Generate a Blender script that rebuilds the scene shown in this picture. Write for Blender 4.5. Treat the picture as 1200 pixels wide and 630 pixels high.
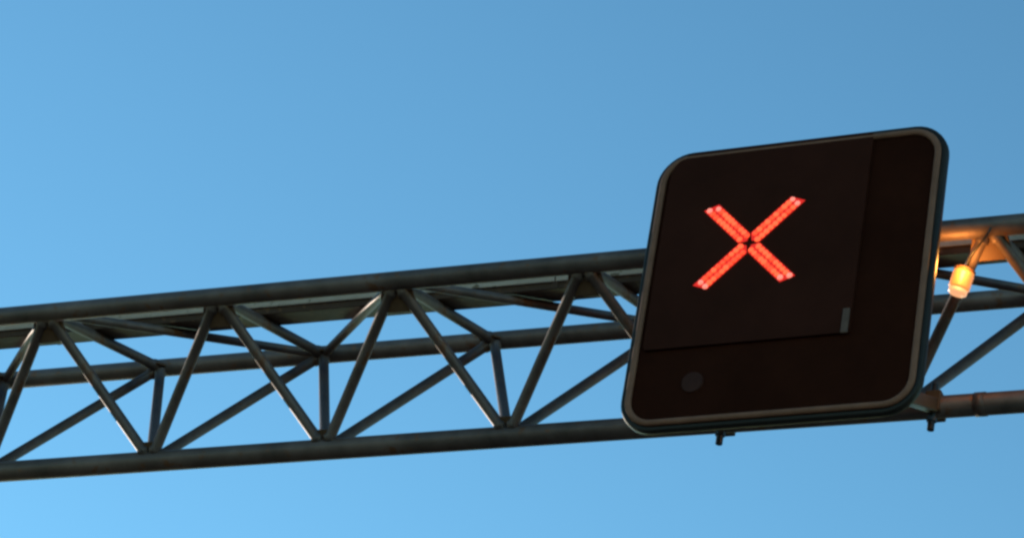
import bpy, bmesh, math, random
from mathutils import Vector, Matrix
random.seed(7)
for o in list(bpy.data.objects):
    bpy.data.objects.remove(o)
scene = bpy.context.scene
col = scene.collection
R = math.radians

# ------------------------------------------------------------ camera
EYE = 1.5                                   # eye height of the driver
right = Vector((0.91253766, 0.37615652, 0.16056554))
up = Vector((0.0831317, -0.55498304, 0.82769738))
fwd = Vector((-0.40045492, 0.74195694, 0.53771345))
cd = bpy.data.cameras.new('camera')
cd.sensor_width = 36.0
cd.lens = 36.0 * 3865.41 / 1200.0
cd.clip_start = 0.1
cd.clip_end = 12000
cam = bpy.data.objects.new('camera', cd)
col.objects.link(cam)
cam.matrix_world = Matrix(((right.x, up.x, -fwd.x, 0), (right.y, up.y, -fwd.y, 0),
                           (right.z, up.z, -fwd.z, EYE), (0, 0, 0, 1)))
scene.camera = cam

# ------------------------------------------------------------ sky and sun
SUN_EL, SUN_AZ = R(12), R(-60)              # azimuth from +Y, towards +X positive
world = bpy.data.worlds.new('World')
scene.world = world
world.use_nodes = True
wn = world.node_tree
bg = wn.nodes['Background']
sky = wn.nodes.new('ShaderNodeTexSky')
sky.sky_type = 'NISHITA'
sky.sun_disc = False
sky.sun_elevation = SUN_EL
sky.sun_rotation = SUN_AZ
sky.altitude = 200
sky.air_density = 1.0
sky.dust_density = 0.0
sky.ozone_density = 4.0
gm = wn.nodes.new('ShaderNodeGamma')          # deeper, clearer sky all round
gm.inputs[1].default_value = 1.4
tint = wn.nodes.new('ShaderNodeVectorMath')
tint.operation = 'MULTIPLY'
tint.inputs[1].default_value = (1.28, 1.165, 0.725)
wn.links.new(sky.outputs[0], gm.inputs[0])
wn.links.new(gm.outputs[0], tint.inputs[0])
wn.links.new(tint.outputs[0], bg.inputs[0])
bg.inputs[1].default_value = 0.12
sl = bpy.data.lights.new('sun', 'SUN')
sl.energy = 2.0
sl.angle = R(0.5)
sl.color = (1.0, 0.86, 0.70)
sun = bpy.data.objects.new('sun', sl)
col.objects.link(sun)
sd = Vector((math.sin(SUN_AZ) * math.cos(SUN_EL), math.cos(SUN_AZ) * math.cos(SUN_EL), math.sin(SUN_EL)))
sun.rotation_euler = sd.to_track_quat('Z', 'Y').to_euler()
sun.location = sd * 60
scene.view_settings.view_transform = 'Standard'
scene.view_settings.look = 'None'
scene.view_settings.exposure = 0.6
scene.view_settings.gamma = 1.0
scene.render.engine = 'CYCLES'
scene.cycles.filter_width = 2.7

# ------------------------------------------------------------ materials
def nodes_of(name):
    m = bpy.data.materials.new(name)
    m.use_nodes = True
    return m, m.node_tree.nodes, m.node_tree.links, m.node_tree.nodes['Principled BSDF']

def worn(name, c1, c2, rough=0.5, metal=0.0, scale=6.0, bump=0.1, spec=0.5, speck=None, rough_var=0.15, coord='Object'):
    m, n, l, b = nodes_of(name)
    tc = n.new('ShaderNodeTexCoord')
    nz = n.new('ShaderNodeTexNoise')
    nz.inputs['Scale'].default_value = scale
    nz.inputs['Detail'].default_value = 8
    nz.inputs['Roughness'].default_value = 0.65
    l.new(tc.outputs[coord], nz.inputs['Vector'])
    cr = n.new('ShaderNodeValToRGB')
    cr.color_ramp.elements[0].position = 0.32
    cr.color_ramp.elements[1].position = 0.70
    cr.color_ramp.elements[0].color = (*c1, 1)
    cr.color_ramp.elements[1].color = (*c2, 1)
    l.new(nz.outputs['Fac'], cr.inputs[0])
    out = cr.outputs[0]
    if speck:
        n2 = n.new('ShaderNodeTexNoise')
        n2.inputs['Scale'].default_value = scale * 5
        n2.inputs['Detail'].default_value = 5
        l.new(tc.outputs[coord], n2.inputs['Vector'])
        r2 = n.new('ShaderNodeValToRGB')
        r2.color_ramp.elements[0].position = 0.60
        r2.color_ramp.elements[1].position = 0.68
        l.new(n2.outputs['Fac'], r2.inputs[0])
        mx = n.new('ShaderNodeMix')
        mx.data_type = 'RGBA'
        l.new(r2.outputs[0], mx.inputs[0])
        l.new(out, mx.inputs[6])
        mx.inputs[7].default_value = (*speck, 1)
        out = mx.outputs[2]
    l.new(out, b.inputs['Base Color'])
    mr = n.new('ShaderNodeMapRange')
    mr.inputs['To Min'].default_value = max(0.05, rough - rough_var)
    mr.inputs['To Max'].default_value = min(1, rough + rough_var)
    l.new(nz.outputs['Fac'], mr.inputs['Value'])
    l.new(mr.outputs[0], b.inputs['Roughness'])
    b.inputs['Metallic'].default_value = metal
    b.inputs['Specular IOR Level'].default_value = spec
    if bump:
        bp = n.new('ShaderNodeBump')
        bp.inputs['Strength'].default_value = bump
        bp.inputs['Distance'].default_value = 0.004
        n3 = n.new('ShaderNodeTexNoise')
        n3.inputs['Scale'].default_value = scale * 14
        n3.inputs['Detail'].default_value = 4
        l.new(tc.outputs[coord], n3.inputs['Vector'])
        l.new(n3.outputs['Fac'], bp.inputs['Height'])
        l.new(bp.outputs[0], b.inputs['Normal'])
    return m

def glow(name, base, emit, strength):
    m, n, l, b = nodes_of(name)
    b.inputs['Base Color'].default_value = (*base, 1)
    b.inputs['Emission Color'].default_value = (*emit, 1)
    b.inputs['Emission Strength'].default_value = strength
    b.inputs['Roughness'].default_value = 0.3
    return m

M = {
    'steel': worn('painted_steel', (0.080, 0.055, 0.051), (0.205, 0.142, 0.129), 0.56, 0.55, 4.0, 0.16, 0.35, (0.17, 0.075, 0.045)),
    'plate': worn('plate_steel', (0.085, 0.040, 0.022), (0.125, 0.062, 0.034), 0.55, 0.0, 9.0, 0.2, 0.2, (0.10, 0.05, 0.028)),
    'galv': worn('galvanised_lid', (0.36, 0.27, 0.24), (0.50, 0.38, 0.34), 0.5, 0.25, 7.0, 0.15, 0.5, (0.16, 0.11, 0.08)),
    'duct': worn('duct_paint', (0.050, 0.024, 0.017), (0.080, 0.040, 0.029), 0.55, 0.0, 6.0, 0.15, 0.2, (0.13, 0.06, 0.035)),
    'cabinet': worn('cabinet_paint', (0.014, 0.011, 0.011), (0.024, 0.018, 0.016), 0.5, 0.0, 4.0, 0.08, 0.22),
    'rim': worn('rim_aluminium', (0.185, 0.080, 0.052), (0.260, 0.116, 0.078), 0.6, 0.0, 10.0, 0.08, 0.12),
    'panel': worn('panel_coating', (0.024, 0.0058, 0.0030), (0.040, 0.0100, 0.0055), 0.7, 0.0, 2.5, 0.04, 0.02, None, 0.08),
    'module': worn('module_coating', (0.034, 0.0090, 0.0055), (0.050, 0.0135, 0.0088), 0.7, 0.0, 3.0, 0.05, 0.03, None, 0.08),
    'latch': worn('latch_metal', (0.105, 0.060, 0.048), (0.150, 0.088, 0.072), 0.6, 0.0, 14.0, 0.1, 0.12),
    'lens': worn('sensor_lens', (0.042, 0.0135, 0.0098), (0.060, 0.020, 0.0145), 0.55, 0.0, 8.0, 0.0, 0.08),
    'slot': glow('led_slot', (0.05, 0.003, 0.002), (1.0, 0.024, 0.008), 0.50),
    'led': glow('led_red', (0.5, 0.05, 0.03), (1.0, 0.090, 0.028), 1.20),
    'led_dim': glow('led_dim', (0.4, 0.03, 0.02), (1.0, 0.066, 0.020), 0.90),
    'led_end': glow('led_end', (0.6, 0.35, 0.3), (1.0, 0.19, 0.13), 0.80),
    'bolt': worn('bolt_steel', (0.016, 0.016, 0.018), (0.035, 0.033, 0.033), 0.4, 0.4, 16.0, 0.1),
    'amber': glow('standin_lens', (0.30, 0.12, 0.03), (1.0, 0.34, 0.085), 0.50),  # glowing lens colours of the added lamp, in place of a flare spot
    'standin_core': glow('standin_core', (0.30, 0.17, 0.08), (1.0, 0.46, 0.22), 0.62),
    'asphalt': worn('asphalt', (0.040, 0.039, 0.038), (0.062, 0.060, 0.057), 0.85, 0.0, 1.5, 0.3, 0.3),
    'soil': worn('dry_grass_ground', (0.110, 0.080, 0.045), (0.175, 0.125, 0.075), 0.95, 0.0, 0.35, 0.3, 0.2),
    'paint': worn('road_paint', (0.62, 0.61, 0.57), (0.78, 0.77, 0.74), 0.7, 0.0, 5.0, 0.1),
    'kerb': worn('kerb_concrete', (0.26, 0.25, 0.23), (0.36, 0.35, 0.32), 0.85, 0.0, 4.0, 0.2),
}

# ------------------------------------------------------------ helpers
def link(name, me, mat=None, parent=None, smooth=False):
    o = bpy.data.objects.new(name, me)
    col.objects.link(o)
    if mat and not me.materials:
        me.materials.append(mat)
    if smooth:
        for p in me.polygons:
            p.use_smooth = len(p.vertices) == 4
    if parent:
        o.parent = parent
    return o

def empty(name, loc=(0, 0, 0)):
    o = bpy.data.objects.new(name, None)
    col.objects.link(o)
    o.location = loc
    o.empty_display_size = 0.2
    return o

def tag(o, label=None, cat=None, group=None, kind=None):
    if label: o['label'] = label
    if cat: o['category'] = cat
    if group: o['group'] = group
    if kind: o['kind'] = kind
    return o

def bm_mesh(name, bm):
    bmesh.ops.recalc_face_normals(bm, faces=bm.faces)
    me = bpy.data.meshes.new(name)
    bm.to_mesh(me)
    bm.free()
    return me

def box_mesh(name, sx, sy, sz, bevel=0.0):
    bm = bmesh.new()
    bmesh.ops.create_cube(bm, size=1)
    bmesh.ops.scale(bm, vec=(sx, sy, sz), verts=bm.verts)
    if bevel:
        bmesh.ops.bevel(bm, geom=bm.edges[:], offset=bevel, segments=2, affect='EDGES', profile=0.5)
    return bm_mesh(name, bm)

def cyl_mesh(name, r, h, seg=16, r2=None):
    bm = bmesh.new()
    bmesh.ops.create_cone(bm, cap_ends=True, segments=seg, radius1=r, radius2=r if r2 is None else r2, depth=h)
    return bm_mesh(name, bm)

def brace_mesh(name, r, L, seg):
    h = L / 2
    # the tube with a rounded weld bead near each end
    half = [(r, 0.0), (r, h - 0.066), (r + 0.0055, h - 0.059), (r + 0.0065, h - 0.050), (r + 0.002, h - 0.040), (r + 0.002, h)]
    prof = [(q, -z) for q, z in half[:0:-1]] + half[1:]
    bm = bmesh.new()
    rows = [[bm.verts.new((q * math.cos(2 * math.pi * k / seg), q * math.sin(2 * math.pi * k / seg), z)) for k in range(seg)] for q, z in prof]
    for a, b in zip(rows[:-1], rows[1:]):
        for k in range(seg):
            bm.faces.new((a[k], a[(k + 1) % seg], b[(k + 1) % seg], b[k]))
    bm.faces.new(rows[0]); bm.faces.new(rows[-1])
    return bm_mesh(name, bm)

cache = {}
def tube(name, p0, p1, r, mat, parent, seg=14):
    p0, p1 = Vector(p0), Vector(p1)
    d = p1 - p0
    key = (round(d.length, 4), r, mat.name, seg)
    if key not in cache:
        cache[key] = brace_mesh(name, r, d.length, seg) if seg == 14 else cyl_mesh(name, r, d.length, seg)
    o = link(name, cache[key], mat, parent, True)
    o.rotation_mode = 'QUATERNION'
    o.rotation_quaternion = d.to_track_quat('Z', 'X')
    o.location = (p0 + p1) / 2 - (parent.location if parent else Vector())
    return o

def at_basis(o, loc, ex, ey, ez, parent=None):
    m = Matrix((ex, ey, ez)).transposed().to_4x4()
    m.translation = Vector(loc)
    if parent:
        m.translation -= parent.location
    o.matrix_basis = m
    return o

# ------------------------------------------------------------ ground and road
def strip(name, x0, x1, y0, y1, z, mat, parent=None):
    me = bpy.data.meshes.new(name)
    me.from_pydata([(x0, y0, z), (x1, y0, z), (x1, y1, z), (x0, y1, z)], [], [(0, 1, 2, 3)])
    return link(name, me, mat, parent)

bm = bmesh.new()
bmesh.ops.create_circle(bm, cap_ends=True, segments=64, radius=5000)
g = link('ground', bm_mesh('ground', bm), M['soil'])
g.location.z = -0.012
tag(g, kind='structure')
RX0, RX1 = -9.6, 3.4
road = strip('road', RX0, RX1, -120, 400, 0.0, M['asphalt'])
tag(road, kind='structure')
for x, w in ((RX0 + 0.35, 0.15), (RX1 - 0.35, 0.15)):
    strip('edge_line', x - w / 2, x + w / 2, -120, 400, 0.004, M['paint'], road)
for x in (-5.4, -1.8):
    dash = bpy.data.meshes.new('lane_dash')
    dash.from_pydata([(-0.06, -1.5, 0), (0.06, -1.5, 0), (0.06, 1.5, 0), (-0.06, 1.5, 0)], [], [(0, 1, 2, 3)])
    for k in range(9):
        o = link('lane_dash', dash, M['paint'], road)
        o.location = (x, -12 + 9 * k, 0.004)
for x in (RX0 - 0.075, RX1 + 0.075):
    k = link('kerb', box_mesh('kerb', 0.15, 520, 0.17, 0.015), M['kerb'], road)
    k.location = (x, 140, 0.045)

# ------------------------------------------------------------ truss gantry
AX, AY, AZ = -7.06785, 9.28211, 6.72 + EYE       # node 0 of the front top chord
CY, CZ = 10.15449, 7.00617 + EYE                 # rear top chord
DY, DZ = 9.68666, 6.23486 + EYE                  # bottom chord
P = 0.78449
I0, I1 = -6, 10
RC, RD = 0.039, 0.0215
A = lambda i: Vector((AX + i * P, AY, AZ))
C = lambda i: Vector((AX + i * P, CY, CZ))
D = lambda i: Vector((AX + (i + 0.5) * P, DY, DZ))
XL, XR = AX + (I0 - 0.35) * P, AX + (I1 + 0.35) * P

gantry = empty('truss_gantry', (XL, DY, 0))
tag(gantry, 'dark grey triangular steel tube truss crossing the sky behind the lane sign', 'gantry')
for (y, z, r) in ((AY, AZ, 0.038), (CY, CZ, 0.038), (DY, DZ, 0.042)):
    tube('chord', (XL, y, z), (XR, y, z), r, M['steel'], gantry, 28)
ex = Vector((1, 0, 0))
for x in (-8.9, -3.245):
    tube('splice_sleeve', (x - 0.02, DY, DZ), (x + 0.02, DY, DZ), 0.0450, M['steel'], gantry, 28)
# plates at the nodes of the front face
fdn = (Vector((0, DY, DZ)) - Vector((0, AY, AZ))).normalized()    # down along the front face
fnn = ex.cross(fdn).normalized()
def plate_mesh(name, wt, wb, h, t):
    bm = bmesh.new()
    pts = [(-wt / 2, 0), (wt / 2, 0), (wb / 2, h), (-wb / 2, h)]
    lo = [bm.verts.new((x, y, -t / 2)) for x, y in pts]
    hi = [bm.verts.new((x, y, t / 2)) for x, y in pts]
    bm.faces.new(lo); bm.faces.new(hi)
    for k in range(4):
        bm.faces.new((lo[k], lo[(k + 1) % 4], hi[(k + 1) % 4], hi[k]))
    bmesh.ops.bevel(bm, geom=bm.edges[:], offset=0.002, segments=1, affect='EDGES')
    return bm_mesh(name, bm)
pm_front = plate_mesh('gusset_plate', 0.125, 0.165, 0.100, 0.012)
pm_small = plate_mesh('gusset_plate', 0.100, 0.075, 0.050, 0.010)
ldn = (Vector((0, CY, CZ)) - Vector((0, AY, AZ))).normalized()    # back along the top face
lnn = ex.cross(ldn).normalized()
rdn = (Vector((0, DY, DZ)) - Vector((0, CY, CZ))).normalized()
rnn = ex.cross(rdn).normalized()
for i in range(I0, I1 + 1):
    if i < I1:
        tube('diagonal_brace', A(i), D(i), RD, M['steel'], gantry)
        tube('diagonal_brace', A(i + 1), D(i), RD, M['steel'], gantry)
        tube('diagonal_brace', C(i), D(i), RD, M['steel'], gantry)
        tube('diagonal_brace', C(i + 1), D(i), RD, M['steel'], gantry)
        if i % 2 == 0:
            tube('lateral_brace', A(i), C(i + 1), RD * 0.86, M['steel'], gantry)
        else:
            tube('lateral_brace', C(i), A(i + 1), RD * 0.86, M['steel'], gantry)
        at_basis(link('gusset_plate', pm_small, M['plate'], gantry), D(i) - fdn * 0.030, ex, -fdn, -fnn, gantry)
    tube('cross_strut', A(i), C(i), RD, M['steel'], gantry)
    at_basis(link('gusset_plate', pm_front, M['plate'], gantry), A(i) + fdn * 0.020, ex, fdn, fnn, gantry)
    at_basis(link('gusset_plate', pm_small, M['plate'], gantry), C(i) - ldn * 0.028, ex, -ldn, -lnn, gantry)
# legs, out of the picture at both ends
for x in (XL, XR):
    tube('column', (x, DY, 0.0), (x, DY, DZ + 0.06), 0.11, M['steel'], gantry, 24)
    tube('column_arm', (x, AY - 0.1, AZ), (x, DY, DZ), 0.05, M['steel'], gantry, 16)
    tube('column_arm', (x, CY + 0.1, CZ), (x, DY, DZ), 0.05, M['steel'], gantry, 16)
    b = link('base_plate', box_mesh('base_plate', 0.5, 0.5, 0.04, 0.004), M['plate'], gantry)
    b.location = Vector((x, DY, 0.008)) - gantry.location

# ------------------------------------------------------------ cable duct lying on the top braces
S0, S1, HD = 0.352, 0.520, 0.056
duct = empty('cable_duct', Vector((AX, AY, AZ)) + ldn * (S0 + S1) / 2 + lnn * RD)
tag(duct, 'long grey metal cable duct lying between the two upper truss tubes', 'cable duct')
if lnn.z < 0:
    lnn = -lnn
duct.location = Vector((AX, AY, AZ)) + ldn * (S0 + S1) / 2 + lnn * RD
seams = [XL + 0.2]
x = AX + 2.66 * P
left = []
while x > XL + 0.6:
    left.append(x); x -= 2.35
seams = seams + left[::-1]
x = AX + 2.66 * P + 2.35
while x < XR - 0.3:
    seams.append(x); x += 2.35
seams.append(XR - 0.1)
for a, b in zip(seams[:-1], seams[1:]):
    L = b - a - 0.006
    c = duct.location + ex * ((a + b) / 2 - duct.location.x)
    body = link('duct_section', box_mesh('duct_section', L, S1 - S0, HD, 0.003), M['duct'], duct)
    at_basis(body, c + lnn * HD / 2, ex, ldn, lnn, duct)
    lid = link('lid', box_mesh('lid', L, S1 - S0 + 0.020, 0.036, 0.003), M['galv'], body)
    lid.location = (0, 0, HD / 2 - 0.0100)
for s in seams[1:-1]:
    c = duct.location + ex * (s - duct.location.x)
    j = link('joint_strap', box_mesh('joint_strap', 0.022, S1 - S0 + 0.012, HD + 0.004, 0.002), M['duct'], duct)
    at_basis(j, c + lnn * (HD / 2 + 0.002), ex, ldn, lnn, duct)

# ------------------------------------------------------------ lane control sign
SO = Vector((-3.828, 9.1021065, 6.453 + EYE))
e1 = Vector((0.99892638, -0.04301998, -0.01718647))
e2 = Vector((0.01550585, -0.0390996, 0.999115))
e3 = Vector((-0.04365389, -0.99830882, -0.03839056))     # towards the traffic
SW, SH, SR, SDEP = 1.136, 1.185, 0.135, 0.125
sign = empty('lane_control_sign')
at_basis(sign, SO, e1, e2, e3)
tag(sign, 'dark rounded square lane sign showing a lit red X in front of the truss', 'lane sign')

def rr(w, h, r, n=9, cx=0, cy=0):
    pts = []
    for sx, sy, a0 in ((1, 1, 0), (-1, 1, 90), (-1, -1, 180), (1, -1, 270)):
        for k in range(n + 1):
            a = R(a0 + 90 * k / n)
            pts.append((cx + sx * (w / 2 - r) + r * math.cos(a), cy + sy * (h / 2 - r) + r * math.sin(a)))
    return pts

def loft(name, loops, mat, parent, cap=True, closed=False, smooth=True):
    """loops: list of (points, z)"""
    bm = bmesh.new()
    rows = [[bm.verts.new((x, y, z)) for x, y in pts] for pts, z in loops]
    n = len(rows[0])
    pairs = list(zip(rows[:-1], rows[1:]))
    if closed:
        pairs.append((rows[-1], rows[0]))
    for a, b in pairs:
        for k in range(n):
            bm.faces.new((a[k], a[(k + 1) % n], b[(k + 1) % n], b[k]))
    if cap and not closed:
        bm.faces.new(rows[0]); bm.faces.new(rows[-1])
    me = bm_mesh(name, bm)
    return link(name, me, mat, parent, smooth)

# shell
loft('cabinet', [(rr(SW - 0.23, SH - 0.23, SR - 0.08), -SDEP), (rr(SW - 0.21, SH - 0.21, SR - 0.07), -SDEP + 0.008),
                 (rr(SW - 0.21, SH - 0.21, SR - 0.07), -0.040), (rr(SW - 0.014, SH - 0.014, SR - 0.007), -0.037),
                 (rr(SW, SH, SR), -0.029), (rr(SW, SH, SR), -0.012), (rr(SW - 0.004, SH - 0.004, SR - 0.002), -0.004),
                 (rr(SW - 0.014, SH - 0.014, SR - 0.007), 0.0), (rr(SW - 0.05, SH - 0.05, SR - 0.025), -0.004)],
     M['cabinet'], sign)
# rounded bead round the face
c0, hw = 0.032, 0.0125
prof = []
for k in range(10):
    a = 2 * math.pi * k / 10
    ins = c0 + hw * math.cos(a)
    prof.append((rr(SW - 2 * ins, SH - 2 * ins, SR - ins), 0.0025 + 0.011 * math.sin(a)))
loft('rim', prof, M['rim'], sign, cap=False, closed=True)
ins = 0.040
loft('front_panel', [(rr(SW - 2 * ins, SH - 2 * ins, SR - ins), -0.0035), (rr(SW - 2 * ins, SH - 2 * ins, SR - ins), -0.001)],
     M['panel'], sign, smooth=False)
# display module, up and to the left on the face
mx0, mx1, my0, my1 = -0.506, 0.284, -0.262, 0.578
mw, mh, mcx, mcy = mx1 - mx0, my1 - my0, (mx0 + mx1) / 2, (my0 + my1) / 2
module = bpy.data.objects.new('display_module', None)
bm = bmesh.new()
def poly_prism(bm, pts, z0, z1):
    lo = [bm.verts.new((x, y, z0)) for x, y in pts]; hi = [bm.verts.new((x, y, z1)) for x, y in pts]
    bm.faces.new(lo); bm.faces.new(hi)
    for k in range(len(pts)):
        bm.faces.new((lo[k], lo[(k + 1) % len(pts)], hi[(k + 1) % len(pts)], hi[k]))
pts = []
for (qx, qy, r, a0) in ((mx1, my1, 0.012, 0), (mx0, my1, 0.095, 90), (mx0, my0, 0.012, 180), (mx1, my0, 0.012, 270)):
    sx = -1 if qx > 0 else 1
    sy = -1 if qy > 0 else 1
    for k in range(7):
        a = R(a0 + 15 * k)
        pts.append((qx + sx * r + r * math.cos(a), qy + sy * r + r * math.sin(a)))
poly_prism(bm, pts, -0.0008, 0.0125)
bmesh.ops.bevel(bm, geom=[e for e in bm.edges if all(v.co.z > 0.01 for v in e.verts)], offset=0.004, segments=2, affect='EDGES')
bpy.data.objects.remove(module)
module = link('display_module', bm_mesh('display_module', bm), M['module'], sign)

# red X of four arms, each two staggered rows of lamps
XC, YC = -0.1470, 0.1520
REACH, GAP, HWID = 0.248, 0.019, 0.0275
Z0 = 0.0125
def ico(bm, x, y, z, r, sq=0.6):
    seg = 8
    top = bm.verts.new((x, y, z + r * sq))
    rings = []
    for rr_, zz in ((r * 0.72, r * sq * 0.7), (r, 0.0)):
        rings.append([bm.verts.new((x + rr_ * math.cos(2 * math.pi * k / seg), y + rr_ * math.sin(2 * math.pi * k / seg), z + zz)) for k in range(seg)])
    for k in range(seg):
        k2 = (k + 1) % seg
        bm.faces.new((top, rings[0][k], rings[0][k2]))
        bm.faces.new((rings[0][k], rings[1][k], rings[1][k2], rings[0][k2]))
for q, (dx, dy) in enumerate(((-1, 1), (1, 1), (-1, -1), (1, -1))):
    u = Vector((dx, dy, 0)).normalized()
    v = Vector((-u.y, u.x, 0))
    def pt(s, t):
        w = u * s + v * t
        return (XC + w.x, YC + w.y)
    bm = bmesh.new()
    # slanted outer end, pointed inner end
    sk = -dx * dy * HWID * 0.45
    poly_prism(bm, [pt(GAP - 0.006, 0), pt(GAP + 0.012, HWID), pt(REACH - 0.008 + sk, HWID), pt(REACH - 0.008 - sk, -HWID), pt(GAP + 0.012, -HWID)], Z0 - 0.001, Z0 + 0.0015)
    arm = link('light_arm', bm_mesh('light_arm', bm), M['slot'], sign)
    arm.parent = module
    bm = bmesh.new(); bt = bmesh.new(); bd = bmesh.new()
    nled = 10
    for row, t in enumerate((-0.0140, 0.0140)):
        pitch = (REACH - GAP - 0.020 - 0.45 * dx * dy * t) / nled
        for k in range(nled):
            s = GAP + 0.012 + pitch * (k + (0.5 if row else 0.0))
            x, y = pt(s, t + random.uniform(-0.0008, 0.0008))
            last = k == nled - 1
            ico(bt if last else (bd if random.random() < 0.3 else bm), x, y, Z0 + 0.0015, random.uniform(0.0106, 0.0124))
    lm = link('lamp_rows', bm_mesh('lamp_rows', bm), M['led'], arm)
    lm['kind'] = 'stuff'
    lw = link('dim_lamps', bm_mesh('dim_lamps', bd), M['led_dim'], arm)
    lw['kind'] = 'stuff'
    le = link('end_lamps', bm_mesh('end_lamps', bt), M['led_end'], arm)
    le['kind'] = 'stuff'

# latch and round sensor on the face
la = link('latch', box_mesh('latch', 0.026, 0.100, 0.010, 0.003), M['latch'], sign)
la.location = (0.267, -0.217, 0.0155)
sr = link('light_sensor', cyl_mesh('light_sensor', 0.043, 0.008, 32, 0.040), M['lens'], sign, False)
sr.location = (-0.294, -0.407, 0.002)

# brackets from the cabinet's back to the chords
sm = Matrix((e1, e2, e3)).transposed()
def sign_pt(x, y, z):
    return SO + sm @ Vector((x, y, z))
for xx in (-4.223, -3.414):
    back = sign_pt(xx - SO.x, -0.44, -SDEP + 0.004)
    # arm to the bottom chord
    def world_part(name, me, mat, loc, bex, bey, bez, parent=sign):
        o = link(name, me, mat, parent)
        m = Matrix((bex, bey, bez)).transposed().to_4x4(); m.translation = loc
        o.matrix_basis = sign.matrix_basis.inverted() @ m
        return o
    target = Vector((xx, DY, DZ + 0.005))
    start = Vector((back.x, back.y, back.z))
    d = target - start
    dn = d.normalized()
    sx_ = dn.cross(Vector((0, 0, 1))).normalized()
    sz_ = sx_.cross(dn)
    br = world_part('mounting_bracket', box_mesh('mounting_bracket', 0.045, d.length, 0.05, 0.004), M['plate'], (start + target) / 2, sx_, dn, sz_)
    cl = link('clamp', box_mesh('clamp', 0.060, 0.092, 0.086, 0.006), M['plate'], br)
    m = Matrix.Translation(target)
    cl.matrix_basis = (sign.matrix_basis @ br.matrix_basis).inverted() @ m
    for sy in (-0.030,):
        bo = link('bolt', cyl_mesh('bolt', 0.0135, 0.190, 12), M['bolt'], br)
        bo.matrix_basis = (sign.matrix_basis @ br.matrix_basis).inverted() @ Matrix.Translation((xx, DY + sy, DZ - 0.018))
        nu = link('nut', cyl_mesh('nut', 0.019, 0.018, 6), M['bolt'], br)
        nu.matrix_basis = (sign.matrix_basis @ br.matrix_basis).inverted() @ Matrix.Translation((xx, DY + sy, DZ - 0.070))
    # upper stub to the front chord
    st = world_part('mounting_bracket', box_mesh('mounting_bracket', 0.07, 0.16, 0.10, 0.005), M['plate'],
                    Vector((back.x, AY - 0.02, AZ)), Vector((1, 0, 0)), Vector((0, 1, 0)), Vector((0, 0, 1)))

# ------------------------------------------------------------ added amber lamp beside the sign, standing in for a flare glow
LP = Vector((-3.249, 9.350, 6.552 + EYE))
lamp = empty('standin_lamp', LP)
tag(lamp, 'small added amber lamp on a slanting brace, standing in for an orange flare glow', 'added lamp')
tilt = (A(5) - D(4)).normalized()
tilt = (tilt + Vector((0, 0.2, 1.1))).normalized()
tx = Vector((1, 0, 0)); tx = (tx - tilt * tx.dot(tilt)).normalized(); ty = tilt.cross(tx)
def lathe(name, prof, mat, parent, seg=20):
    bm = bmesh.new()
    rows = [[bm.verts.new((r * math.cos(2 * math.pi * k / seg), r * math.sin(2 * math.pi * k / seg), z)) for k in range(seg)] for r, z in prof]
    for a, b in zip(rows[:-1], rows[1:]):
        for k in range(seg):
            bm.faces.new((a[k], a[(k + 1) % seg], b[(k + 1) % seg], b[k]))
    bm.faces.new(rows[0]); bm.faces.new(rows[-1])
    o = link(name, bm_mesh(name, bm), mat, parent, True)
    at_basis(o, LP, tx, ty, tilt, lamp)
    return o
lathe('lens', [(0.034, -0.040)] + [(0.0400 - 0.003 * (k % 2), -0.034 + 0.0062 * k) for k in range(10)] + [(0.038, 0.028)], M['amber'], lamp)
lathe('lower_lens', [(0.026, -0.062), (0.034, -0.056), (0.035, -0.0405)], M['standin_core'], lamp)
lathe('cap', [(0.040, 0.0282), (0.041, 0.036), (0.030, 0.044), (0.010, 0.047)], M['plate'], lamp)
# bracket from the lens to the brace behind it
bt = (LP.z - D(4).z) / (A(5).z - D(4).z)
hold = D(4).lerp(A(5), bt)
d = hold - LP
dn = d.normalized()
sx_ = dn.cross(Vector((0, 0, 1))).normalized()
br = link('bracket', box_mesh('bracket', 0.03, d.length, 0.03, 0.003), M['plate'], lamp)
at_basis(br, (hold + LP) / 2, sx_, dn, sx_.cross(dn), lamp)
ld = bpy.data.lights.new('standin_glow', 'POINT')  # added point light that tints the nearby tubes orange
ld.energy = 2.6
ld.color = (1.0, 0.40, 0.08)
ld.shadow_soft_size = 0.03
lo = bpy.data.objects.new('standin_glow', ld)
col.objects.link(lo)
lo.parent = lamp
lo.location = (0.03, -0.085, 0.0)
wire = bpy.data.curves.new('wire', 'CURVE')
wire.dimensions = '3D'
wire.bevel_depth = 0.004
wire.bevel_resolution = 2
sp = wire.splines.new('POLY')
top = A(5) + Vector((0.02, -0.036, -0.03))
wp = [LP + tilt * 0.044, LP + tilt * 0.075 + Vector((0.012, -0.02, 0)), LP.lerp(top, 0.75) + Vector((0.02, -0.03, 0)), top]
sp.points.add(len(wp) - 1)
for q, w in zip(sp.points, wp):
    q.co = (*(w - LP), 1)
wo = bpy.data.objects.new('wire_curve', wire)
col.objects.link(wo)
me = bpy.data.meshes.new_from_object(wo)
bpy.data.objects.remove(wo)
link('wire', me, M['bolt'], lamp)
